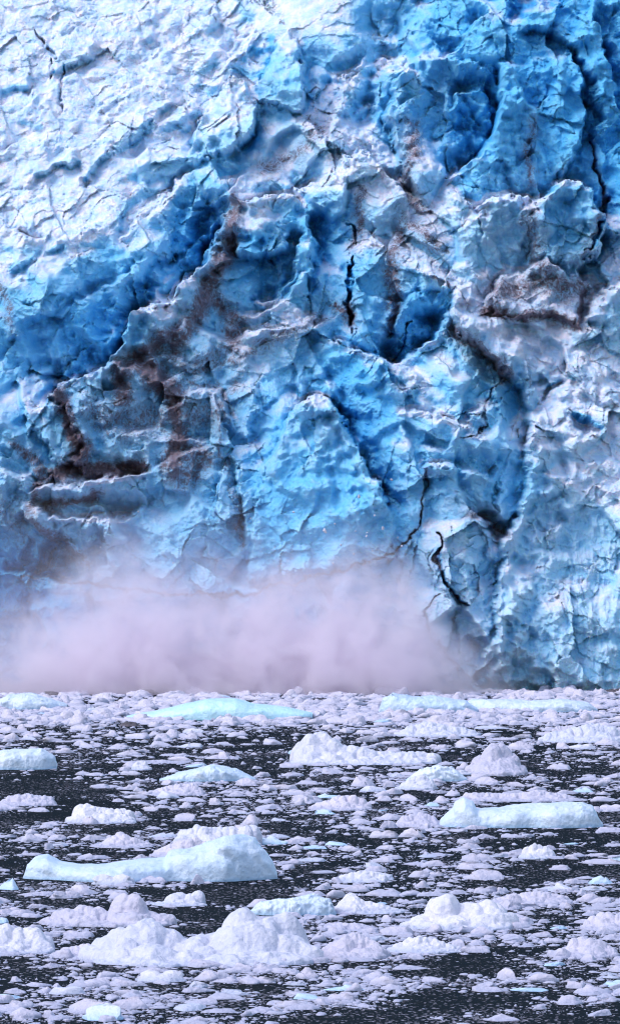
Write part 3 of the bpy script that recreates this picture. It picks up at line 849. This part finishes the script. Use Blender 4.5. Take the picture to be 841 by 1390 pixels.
def cluster_berg(name, prof, base_py, label, mat, depth=None, group=None, cat='iceberg', seed=0, knob=1.0):
    """rounded, knobbly raft of frozen lumps whose skyline follows the photographed top"""
    r = np.random.default_rng(seed + 500)
    xs = [p[0] for p in prof]; x0, x1 = min(xs), max(xs); mid = (x0 + x1) / 2
    Xc, Yc = water_at(mid, base_py); mpp = Yc / F
    W = (x1 - x0) * mpp
    if depth is None: depth = .42 * W
    top = lambda x: float(np.interp(x / mpp + mid, xs, [(base_py - p[1]) * mpp for p in prof]))
    els = []
    hm = max((base_py - p[1]) * mpp for p in prof)
    n = max(6, int(W / max(.16, .27 * hm)))
    for i in range(n):
        x = (-.5 + (i + .5) / n) * W + r.uniform(-.2, .2) * W / n
        t = max(.06, top(x)); edge = 1 - abs(2 * x / W) ** 3
        els.append((x, r.uniform(.12, .24) * depth, W / n * r.uniform(.8, 1.2) + .16 * t, depth * (.16 + .10 * edge) * r.uniform(.8, 1.1), t * r.uniform(.84, 1.0)))
    for i in range(int(n * 3)):
        x = r.uniform(-.47, .47) * W; t = max(.05, top(x)); q = r.uniform(0, 1) ** 1.2
        y = (-.48 + .6 * q) * depth * (1 - .7 * abs(2 * x / W) ** 2)
        sz = r.uniform(.22, .55) * max(t, .12) + .05
        els.append((x, y, sz * r.uniform(.9, 1.7), sz * r.uniform(.9, 1.4), min(t * (.14 + .72 * q) * r.uniform(.55, 1.05), t)))
    cell = max(W / 190, .022)
    gx_ = np.arange(-W / 2 - .6, W / 2 + .6, cell); gy_ = np.arange(-depth * .95, depth * .95, cell * 1.25)
    A, B = np.meshgrid(gx_, gy_)
    Aw = A + .10 * hm * perlin(A / (.5 * hm + .1), B / (.5 * hm + .1), seed); Bw = B + .12 * hm * perlin(A / (.5 * hm + .1), B / (.5 * hm + .1), seed + 1)
    H = np.full(A.shape, -.25)
    els.append((0, 0, W * .49, depth * .60, .12 * hm))
    for (cx, cy, rx, ry, h) in els:
        q = ((Aw - cx) / rx) ** 2 + ((Bw - cy) / ry) ** 2
        H = np.maximum(H, np.where(q < 1, h * np.maximum(1 - q, 0) ** .42, -.25))
    H += (H > 0) * hm * knob * (.055 * perlin(A / (.28 * hm + .03), B / (.28 * hm + .03), seed + 2) + .03 * perlin(A / (.11 * hm + .02), B / (.11 * hm + .02), seed + 3))
    # round the sharpest steps
    for _ in range(1):
        Hp = np.pad(H, 1, mode='edge')
        H = .5 * H + .125 * (Hp[:-2, 1:-1] + Hp[2:, 1:-1] + Hp[1:-1, :-2] + Hp[1:-1, 2:])
    nr, nc = H.shape; ii = np.arange(nr * nc).reshape(nr, nc)
    qd = np.stack([ii[:-1, :-1], ii[:-1, 1:], ii[1:, 1:], ii[1:, :-1]], -1).reshape(-1, 4)
    Hf = H.ravel(); keep = (Hf[qd] > -.2).any(1); qd = qd[keep]
    uq, inv = np.unique(qd.ravel(), return_inverse=True)
    P = np.stack([A.ravel(), B.ravel(), Hf], -1)[uq]
    me = np_mesh(name, P, quads=inv.reshape(-1, 4)); me.materials.append(mat)
    o = link(name, me); o.location = (Xc, Yc + depth * .5, 0)
    tag(o, label, cat, group)
    FOOT.append((Xc, Yc + depth * .5, W / 2, depth / 2))
    return o


FOOT = []
G = 'larger pieces of ice floating among the brash'
def PB(name, prof, base_py, label, mat, depth=None, group=None, cat='iceberg', rough=.11, nx=150, seed=0):
    if mat in (M_PINK, M_WHITE) or (mat is M_DARK): return cluster_berg(name, prof, base_py, label, mat, depth, group, cat, seed)
    return profile_berg(name, prof, base_py, label, mat, depth, group, cat, rough, nx, seed)
PB('iceberg', [(28,1197),(32,1180),(46,1168),(60,1166),(76,1175),(110,1179),(140,1178),(180,1173),(222,1170),(228,1160),(262,1155),(290,1143),(320,1137),(345,1142),(356,1156),(370,1174),(376,1192)], 1197, 'long low blue white iceberg with a high right end, largest in the left foreground', M_BLUE, 5.0, G, seed=1, rough=.10)
PB('iceberg', [(240,1148),(246,1130),(262,1122),(285,1126),(310,1125),(344,1122),(347,1146)], 1150, 'pale flat topped slab just behind the long left iceberg', M_WHITE, 3, G, seed=2)
PB('ice_floe', [(205,1163),(222,1150),(248,1140),(268,1138),(284,1152)], 1164, 'white low chunk tucked behind the middle of the long left iceberg', M_PINK, 1.6, G, 'ice floe', seed=3)
PB('ice_floe', [(94,1117),(102,1098),(114,1089),(128,1096),(150,1098),(172,1098),(178,1112)], 1118, 'bright white wedge with a pointed left top, upper left of the long iceberg', M_WHITE, 2.6, G, 'ice floe', seed=4)
PB('ice_floe', [(122,1150),(140,1146),(152,1135),(162,1130),(178,1137),(196,1144),(206,1150)], 1151, 'small pinkish lump between the white wedge and the long iceberg', M_PINK, 2, G, 'ice floe', seed=5)
PB('iceberg', [(594,1123),(606,1108),(616,1100),(618,1092),(630,1085),(642,1090),(648,1101),(680,1100),(700,1096),(740,1093),(790,1091),(806,1096),(814,1112),(820,1121)], 1124, 'long flat pale blue iceberg with a knob at its left end, right middle', M_BLUE, 4.4, G, seed=6, rough=.07)
PB('iceberg', [(556,1262),(568,1246),(586,1238),(590,1220),(604,1210),(618,1218),(628,1234),(640,1229),(655,1222),(670,1223),(690,1238),(700,1256)], 1263, 'white iceberg with two rounded humps in the right foreground', M_WHITE, 2.8, G, seed=7, rough=.06)
PB('iceberg', [(112,1308),(125,1290),(150,1270),(165,1255),(182,1262),(205,1253),(228,1268),(240,1278),(262,1276),(290,1268),(305,1266),(312,1245),(335,1236),(352,1250),(370,1246),(398,1248),(402,1268),(410,1290),(416,1308)], 1311, 'wide lumpy pinkish white mass of ice in the left foreground', M_WHITE, 4.2, G, seed=8, rough=.16)
PB('iceberg', [(-60,1294),(-20,1262),(10,1256),(30,1262),(52,1260),(62,1284)], 1296, 'white rounded berg cut by the left edge in the foreground', M_WHITE, 2.6, G, seed=9)
PB('ice_floe', [(72,1298),(90,1286),(120,1282),(128,1294)], 1299, 'low white chunk between the left edge berg and the lumpy mass', M_PINK, 1.4, G, 'ice floe', seed=10)
PB('iceberg', [(402,1033),(412,1005),(428,991),(446,994),(458,1008),(480,1014),(510,1020),(534,1024),(560,1022),(582,1020),(592,1032)], 1038, 'white iceberg with a peaked left end and long low tail, centre of the ice field', M_WHITE, 4.4, G, seed=11)
PB('iceberg', [(640,1050),(648,1030),(660,1022),(674,1008),(688,1012),(696,1028),(712,1044)], 1052, 'rough white pyramid of ice right of centre', M_PINK, 3.2, G, seed=12, rough=.16)
PB('iceberg', [(-50,1043),(-20,1022),(20,1019),(55,1018),(72,1028),(76,1042)], 1045, 'smooth pale blue iceberg at the left edge', M_BLUE, 4, G, seed=13, rough=.07)
PB('iceberg', [(170,974),(205,968),(230,962),(252,957),(280,951),(320,950),(345,958),(390,962),(424,970)], 978, 'long bright cyan iceberg before the spray', M_CYAN, 7, G, seed=14, rough=.07)
PB('iceberg', [(514,966),(520,950),(534,943),(560,948),(590,946),(612,950),(632,952),(650,964)], 968, 'rounded pale blue iceberg right of centre below the spray', M_BLUE, 5, G, seed=15)
PB('iceberg', [(-20,960),(10,944),(40,942),(66,950),(90,958)], 963, 'pale blue hump near the left edge at the foot of the glacier', M_BLUE, 5, G, seed=16)
PB('ice_floe', [(180,1044),(184,1034),(191,1030),(197,1034),(201,1043)], 1045, 'small upright white nub', M_WHITE, .9, G, 'ice floe', seed=17, nx=50)
PB('ice_floe', [(540,1071),(552,1060),(572,1052),(582,1056),(592,1070)], 1072, 'small white peaked chunk below the tail of the central iceberg', M_WHITE, 1.6, G, 'ice floe', seed=18, nx=70)
PB('ice_floe', [(550,1060),(570,1046),(595,1040),(616,1044),(634,1058)], 1061, 'blue tinted hump beside the tail of the central iceberg', M_BLUE, 2, G, 'ice floe', seed=19, nx=80)
PB('iceberg', [(630,957),(642,951),(690,951),(720,953),(764,950),(800,955),(812,964)], 967, 'long low pale blue iceberg at the right under the glacier wall', M_BLUE, 5, G, seed=20)
PB('ice_floe', [(736,1004),(752,994),(776,990),(800,982),(828,985),(850,1000)], 1008, 'broad white floe by the right edge beyond the rough pyramid', M_WHITE, 4, G, 'ice floe', seed=21)
PB('ice_floe', [(540,996),(560,984),(580,979),(600,984),(640,990),(652,998)], 1000, 'white mound above the tail of the central iceberg', M_WHITE, 3, G, 'ice floe', seed=22)
PB('ice_floe', [(216,1059),(250,1048),(290,1039),(320,1046),(346,1058)], 1061, 'long blue grey floe in the left middle, right of the small nub', M_BLUE, 3, G, 'ice floe', seed=23)
PB('ice_floe', [(166,1040),(180,1034),(220,1032),(250,1036),(258,1042)], 1036, 'flat pale floe behind the small nub', M_PINK, 2, G, 'ice floe', seed=24)
PB('ice_floe', [(450,1198),(470,1186),(495,1182),(518,1186),(524,1196)], 1198, 'flat white floe at the lower centre', M_WHITE, 1.2, G, 'ice floe', seed=25, nx=80)
PB('ice_floe', [(338,1240),(352,1226),(390,1222),(420,1216),(448,1222),(456,1240)], 1243, 'blue white low floe right of the long iceberg, lower centre', M_BLUE, 1.6, G, 'ice floe', seed=26)
PB('ice_floe', [(463,1240),(468,1218),(476,1212),(492,1222),(520,1230),(546,1238)], 1241, 'white floe with a knob at its left end, left of the two humped berg', M_WHITE, 1.6, G, 'ice floe', seed=27)
PB('ice_floe', [(660,1226),(690,1216),(730,1211),(765,1216),(776,1226)], 1228, 'flat pink white floe behind the two humped berg', M_PINK, 1.6, G, 'ice floe', seed=28)
PB('ice_floe', [(430,1298),(450,1282),(478,1268),(505,1274),(522,1296)], 1302, 'mounded pinkish floe at the bottom centre', M_PINK, 1.6, G, 'ice floe', seed=29)
PB('ice_floe', [(528,1290),(550,1276),(570,1272),(600,1278),(624,1288)], 1294, 'white floe below the two humped berg', M_WHITE, 1.4, G, 'ice floe', seed=30)
PB('ice_floe', [(752,1298),(774,1286),(786,1270),(812,1276),(838,1292)], 1300, 'lumpy white floe in the lower right corner', M_PINK, 1.8, G, 'ice floe', seed=31)
PB('ice_floe', [(790,1262),(804,1246),(826,1240),(860,1246),(870,1260)], 1264, 'white floe cut by the right edge in the foreground', M_PINK, 2, G, 'ice floe', seed=32)
PB('ice_floe', [(440,1262),(462,1253),(490,1256),(512,1262)], 1264, 'low slushy floe between the mounded floe and the knobbed floe', M_PINK, 1.4, G, 'ice floe', seed=33)
PB('ice_floe', [(420,1098),(440,1088),(470,1078),(496,1084),(500,1096)], 1100, 'pinkish floe left of the long flat right iceberg', M_PINK, 2, G, 'ice floe', seed=34)
PB('ice_floe', [(534,1122),(548,1108),(570,1103),(592,1110),(596,1121)], 1123, 'white mound touching the left tip of the long flat right iceberg', M_PINK, 1.8, G, 'ice floe', seed=35)
PB('ice_floe', [(706,1166),(716,1150),(726,1142),(740,1150),(750,1164)], 1166, 'small peaked chunk below the long flat right iceberg', M_WHITE, 1.2, G, 'ice floe', seed=36, nx=60)
PB('ice_floe', [(448,1200),(450,1194),(458,1192)], 1197, 'tiny white crumb beside the flat lower floe', M_WHITE, .5, G, 'ice floe', seed=37, nx=40)
PB('ice_floe', [(206,1228),(226,1224),(236,1212),(256,1214),(274,1206),(274,1222)], 1230, 'bright white floe with a square right end under the long left iceberg', M_WHITE, 1.4, G, 'ice floe', seed=38)
PB('ice_floe', [(62,1252),(80,1238),(110,1230),(130,1232),(150,1244),(168,1212),(182,1214),(190,1238),(228,1244),(236,1254)], 1258, 'jumbled pink floe under the left end of the long iceberg', M_PINK, 2.2, G, 'ice floe', seed=39, rough=.16)
PB('ice_floe', [(0,1090),(12,1080),(40,1078),(68,1082),(74,1092)], 1094, 'grey pink floe at the left edge above the long iceberg', M_PINK, 2, G, 'ice floe', seed=40)
PB('ice_floe', [(196,1078),(230,1066),(262,1064),(276,1076)], 1080, 'low white floe in the left middle', M_PINK, 2, G, 'ice floe', seed=41)
PB('ice_floe', [(612,1090),(640,1077),(700,1078),(730,1074),(770,1080),(796,1090)], 1088, 'low flat floe behind the long flat right iceberg', M_PINK, 2.4, G, 'ice floe', seed=42)
# dark and dense ones
PB('dirty_ice_chunk', [(184,942),(192,936),(204,935),(214,941)], 943, 'nearly black ice chunk at the foot of the spray, left of centre', M_DARK, 1.5, None, 'ice chunk', seed=50, nx=40)
PB('dirty_ice_chunk', [(52,943),(62,938),(76,939),(80,943)], 944, 'small black ice chunk near the left edge at the glacier foot', M_DARK, 1.2, None, 'ice chunk', seed=51, nx=40)
PB('dirty_ice_chunk', [(164,984),(172,979),(182,980),(188,985)], 986, 'brown dirty ice chunk in front of the cyan iceberg', M_DARK, 1.2, None, 'ice chunk', seed=52, nx=40)
PB('dirty_ice_chunk', [(752,957),(758,952),(768,954),(774,959)], 960, 'black lump on the right beside the long low pale iceberg', M_DARK, 1.2, None, 'ice chunk', seed=53, nx=40)  # black body set at a dark spot in the ice
PB('dirty_ice_chunk', [(818,939),(830,935),(850,934),(860,938)], 940, 'black ice chunk against the wall at the right edge', M_DARK, 1.2, None, 'ice chunk', seed=54, nx=40)
PB('dense_ice_chunk', [(518,941),(520,932),(530,931),(537,935),(538,941)], 942, 'small dark blue block of ice at the glacier foot right of centre', M_DBLUE, 1.2, None, 'ice chunk', seed=55, nx=40)
PB('dirty_ice_chunk', [(745,1000),(758,985),(776,984),(784,992)], 996, 'mauve grey dirty chunk behind the broad right edge floe', M_PINK, 1.4, None, 'ice chunk', seed=56, nx=40)

N_NAMED = len(FOOT)
# medium floes: individual objects
def make_lumps(n, sub_, flat, seed, rough=.10, nl=(3, 9)):
    r = np.random.default_rng(seed); out = []
    for i in range(n):
        out.append(lump(sub_, r, int(r.integers(*nl)), r.uniform(*flat), seed * 31 + i * 7, rough))
    return out


LV = make_lumps(26, 4, (.30, .62), 3, .13)
LM = []
for i, (p, f) in enumerate(LV):
    for mt, tagm in ((M_PINK, 'p'), (M_WHITE, 'w'), (M_BLUE, 'b')):
        me = np_mesh('ice_floe_mesh', p, tris=f); me.materials.append(mt); LM.append((mt, me))


def clear_of(x, y, s, k=1.0):
    for (fx, fy, fw, fd) in FOOT:
        if abs(x - fx) < (fw + s) * k and abs(y - fy) < (fd + s * .7) * k: return False
    return True


r = np.random.default_rng(21)
placed = 0; tries = 0
BANDS = [(938, 985, 'close under the glacier wall'), (985, 1040, 'in the far part of the ice field'), (1040, 1110, 'in the middle of the ice field'),
         (1110, 1200, 'in the nearer open water'), (1200, 1390, 'in the foreground')]
TXT = {'p': ('small pinkish white lumpy floe', 'pinkish lumpy floes'), 'w': ('small clean white floe', 'clean white floes'), 'b': ('small pale blue floe', 'pale blue floes')}
NEED = 300 - N_NAMED
while placed < NEED and tries < 20000:
    tries += 1
    py = 941 + 445 * r.random() ** 1.15; px = r.uniform(-15, 856)
    x, y = water_at(px, py)
    wpx = r.uniform(24, 78) * (.62 + .55 * (py - 935) / 400)
    s = wpx / 2 * y / F
    dens = .5 + .9 * perlin(np.array([x / 9.]), np.array([y / 30.]), 77)[0]
    if r.random() > dens: continue
    if not clear_of(x, y, s, .8): continue
    kind = r.choice(['p', 'w', 'b'], p=[.62, .23, .15])
    i = int(r.integers(len(LV)))
    mesh = LM[i * 3 + 'pwb'.index(kind)][1]
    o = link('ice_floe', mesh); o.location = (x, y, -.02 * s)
    zs = r.uniform(.5, .95)
    o.scale = (s, s * r.uniform(.6, 1.1), s * zs)
    o.rotation_euler = (r.uniform(-.04, .04), r.uniform(-.07, .07), r.uniform(0, 6.28))
    band = next(b[2] for b in BANDS if b[0] <= py < b[1])
    tag(o, TXT[kind][0] + ' adrift ' + band, 'ice floe', TXT[kind][1] + ' ' + band)
    FOOT.append((x, y, s * .8, s * .5)); placed += 1

# everything smaller: one mass of crushed brash
def merge(items):
    vs, fs, n = [], [], 0
    for p, f in items:
        vs.append(p); fs.append(f + n); n += len(p)
    return np.concatenate(vs), np.concatenate(fs)


def scatter(n, pymin, pymax, size, protos, seed, thr, ax=9., ay=30., power=1.0):
    r = np.random.default_rng(seed); items = []
    c = 0
    ax, ay = float(ax), float(ay)
    while c < n:
        k = 4000
        py = pymin + (pymax - pymin) * r.random(k) ** power; px = r.uniform(-60, 901, k)
        Yw = F * CAMH / (py - CY); Xw = (px - CX) * Yw / F
        d = .7 * fbm(Xw / ax, Yw / ay, 3, 77) + .8 * fbm(Xw / 3.6, Yw / 7.0, 3, 78)
        ok = d + .55 * sm(1030, 960, py) - .06 * sm(1090, 1180, py) + .08 * sm(1210, 1260, py) > r.normal(thr, .16, k)
        Xw = Xw[ok]; Yw = Yw[ok]; pyy = py[ok]
        sz = size[0] + (size[1] - size[0]) * r.random(len(Xw)) ** 2.6
        sz = sz * (.8 + .5 * sm(1200, 950, pyy))
        for x, y, s in zip(Xw, Yw, sz):
            p, f = protos[int(r.integers(len(protos)))]
            a = r.uniform(0, 6.28); ca_, sa_ = math.cos(a), math.sin(a)
            q = p * np.array([s, s * r.uniform(.55, 1), s * r.uniform(.6, 1.2)])
            q = np.stack([q[:, 0] * ca_ - q[:, 1] * sa_ + x, q[:, 0] * sa_ + q[:, 1] * ca_ + y, q[:, 2]], -1)
            items.append((q, f)); c += 1
            if c >= n: break
    return items


SM2 = make_lumps(24, 2, (.22, .55), 5, .16); SM3 = make_lumps(24, 3, (.25, .55), 6, .14)
items = scatter(3600, 938, 1420, (.16, .95), SM3, 31, .02, power=1.15)
items += scatter(15000, 937, 1420, (.05, .34), SM2, 32, .08, power=.9)
items += scatter(2600, 937, 985, (.2, 1.1), SM3, 34, -.9)
r = np.random.default_rng(61)
for (fx, fy, fw, fd) in FOOT:
    for _ in range(int(10 + 9 * fw)):
        a = r.uniform(0, 6.28); q = r.uniform(.95, 1.5)
        x = fx + math.cos(a) * fw * q; y = fy + math.sin(a) * (fd * q + .8)
        s_ = r.uniform(.05, .26) * min(1.3, .5 + fw * .3)
        p, f = SM2[int(r.integers(len(SM2)))]
        t = r.uniform(0, 6.28); ct, st_ = math.cos(t), math.sin(t)
        q_ = p * s_
        items.append((np.stack([q_[:, 0] * ct - q_[:, 1] * st_ + x, q_[:, 0] * st_ + q_[:, 1] * ct + y, q_[:, 2] * .8], -1), f))
SM1 = make_lumps(30, 1, (.3, .7), 9, .2)
items += scatter(30000, 937, 1420, (.03, .13), SM1, 33, .02, power=.9)
p, f = merge(items)
me = np_mesh('brash_ice', p, tris=f, smooth=False); me.materials.append(M_PINK)
tag(link('brash_ice', me), 'crushed pinkish brash ice filling the water between the floes', 'brash ice', kind='stuff')

# ------------------------------------------------------------------ ice bits in the air
r = np.random.default_rng(41)
bit = []
for (px, py, s) in [(float(a), float(b), float(c_)) for a, b, c_ in zip(r.uniform(110, 560, 34), r.normal(765, 40, 34), r.uniform(.7, 2.0, 34))] + [(441,721,4.5),(519,717,3.5),(531,651,2.5),(487,674,3.0),(398,695,2.0),(253,806,3.0),(222,809,2.0),(497,728,2.2),(462,740,2.0),(30,918,3.0),(480,752,2.0),(545,741,2.2),(508,700,2.0),(452,765,2.0)]:
    Yd = 470.0
    pz = CAMH + (CY - py) * Yd / F
    me_ = LM[int(r.integers(len(LV))) * 3 + 1][1]
    o = link('ice_fragment', me_); o.location = ((px - CX) * Yd / F, Yd, pz)
    s_ = s * Yd / F; o.scale = (s_, s_, s_ * 1.6); o.rotation_euler = (r.uniform(0, 6), r.uniform(0, 6), r.uniform(0, 6))
    tag(o, 'tiny white ice fragment flying off the glacier face in mid air', 'ice fragment', 'ice fragments thrown into the air')

# ------------------------------------------------------------------ spray of the fallen ice
def spray():
    m, nt = new_mat('spray'); N = NB(nt)
    tc = N.n('ShaderNodeTexCoord'); co_ = tc.outputs['Object']
    sx = N.n('ShaderNodeSeparateXYZ'); N.l(co_, sx.inputs[0]); x, y, z = sx.outputs
    # top of the plume along the wall, metres
    pts = [(-34, 5.0), (-28, 6.0), (-23, 8.0), (-18, 11.5), (-14, 12.5), (-9, 11.0), (-5, 11.3), (0, 12.5), (5, 13), (9, 10.5), (12, 6.5), (15, 3.5), (19, .8)]
    fc = N.n('ShaderNodeFloatCurve'); cv = fc.mapping.curves[0]
    fc.mapping.use_clip = False
    xs = [(a + 34) / 54 for a, _ in pts]
    cv.points[0].location = (xs[0], pts[0][1] / 16); cv.points[1].location = (xs[-1], pts[-1][1] / 16)
    for a, (_, b) in zip(xs[1:-1], pts[1:-1]): cv.points.new(a, b / 16)
    fc.mapping.update()
    N.l(N.math('DIVIDE', N.math('ADD', x, 34), 54), fc.inputs['Value'])
    T = N.math('MULTIPLY', fc.outputs[0], 16)
    big = N.noise(.22, 4, .55, co_); sml = N.noise(.9, 4, .6, co_)
    T = N.math('ADD', T, N.math('MULTIPLY', N.math('SUBTRACT', big, .5), 13.0))
    T = N.math('ADD', T, N.math('MULTIPLY', N.math('SUBTRACT', sml, .5), 7.0))
    g = N.math('DIVIDE', N.math('SUBTRACT', N.math('ADD', T, 1.5), z), 13.5, True)
    g = N.math('MULTIPLY', g, g)
    # thin out toward the front of the plume
    fy = N.math('MULTIPLY', N.math('DIVIDE', N.math('ADD', y, 8), 5, True), N.math('DIVIDE', N.math('SUBTRACT', 19, x), 8, True))
    hz = N.math('MULTIPLY', N.math('DIVIDE', N.math('SUBTRACT', 17, z), 15, True), .022)
    hz = N.math('MULTIPLY', hz, N.math('DIVIDE', N.math('SUBTRACT', 10, x), 14, True))
    mot = N.ramp(N.noise(.38, 6, .68, co_, .8), [(.40, C4(.05, .05, .05)), (.60, C4(1.8, 1.8, 1.8))])
    g = N.math('MULTIPLY', g, mot)
    dn = N.math('MULTIPLY', N.math('ADD', N.math('MULTIPLY', g, .75), hz), fy)
    pv = N.n('ShaderNodeVolumePrincipled')
    pv.inputs['Color'].default_value = C4(.955, .89, .965)
    pv.inputs['Anisotropy'].default_value = 0.0
    N.l(dn, pv.inputs['Density'])
    o = N.n('ShaderNodeOutputMaterial'); N.l(pv.outputs[0], o.inputs['Volume'])
    import bmesh
    bm = bmesh.new(); bmesh.ops.create_cube(bm, size=1)
    for v in bm.verts: v.co = (v.co.x * 51 - 7.5, v.co.y * 18 + 1, v.co.z * 18 + 9.02)
    me = bpy.data.meshes.new('spray_cloud'); bm.to_mesh(me); bm.free(); me.materials.append(m)
    ob = link('spray_cloud', me); ob.location = (0, 470, 0)
    tag(ob, 'mauve white cloud of spray and ice dust at the foot of the glacier', 'spray', kind='stuff')
    return ob
spray()

# ------------------------------------------------------------------ light, sky, camera
EL, AZ = math.radians(54), math.radians(-114)   # sun: up, to the left and slightly behind the camera
sd = np.array([math.sin(AZ) * math.cos(EL), math.cos(AZ) * math.cos(EL), math.sin(EL)])
L = bpy.data.lights.new('sun', 'SUN'); L.energy = 1.35; L.angle = math.radians(32); L.color = (1.0, .93, .90)
lo = link('sun', L)
from mathutils import Vector
lo.rotation_euler = Vector(sd).to_track_quat('Z', 'Y').to_euler()
w = bpy.data.worlds.new('World'); S.world = w; w.use_nodes = True
nt = w.node_tree; nt.nodes.clear()
sky = nt.nodes.new('ShaderNodeTexSky'); sky.sky_type = 'NISHITA'; sky.sun_disc = False
sky.sun_elevation = EL; sky.sun_rotation = AZ % (2 * math.pi)
sky.dust_density = 1.2; sky.air_density = 1.3
bg = nt.nodes.new('ShaderNodeBackground'); bg.inputs[1].default_value = .15
ow = nt.nodes.new('ShaderNodeOutputWorld')
nt.links.new(sky.outputs[0], bg.inputs[0]); nt.links.new(bg.outputs[0], ow.inputs[0])

cam = bpy.data.cameras.new('camera'); cam.sensor_fit = 'VERTICAL'; cam.sensor_height = 36
cam.lens = 36 * F / 1390; cam.clip_start = 1; cam.clip_end = 8000
cam.shift_y = 0
co_ = link('camera', cam); co_.location = (0, 0, CAMH); co_.rotation_euler = (math.radians(90), 0, 0)
S.camera = co_
S.view_settings.view_transform = 'Standard'; S.view_settings.look = 'None'
S.view_settings.exposure = 0.72; S.view_settings.gamma = 1; S.view_settings.use_curve_mapping = False
S.render.engine = 'CYCLES'
c = S.cycles
c.max_bounces = 8; c.diffuse_bounces = 4; c.glossy_bounces = 2; c.volume_bounces = 10; c.transmission_bounces = 2
c.volume_step_rate = 1.0; c.volume_max_steps = 256
c.use_denoising = True
c.filter_width = 1.2
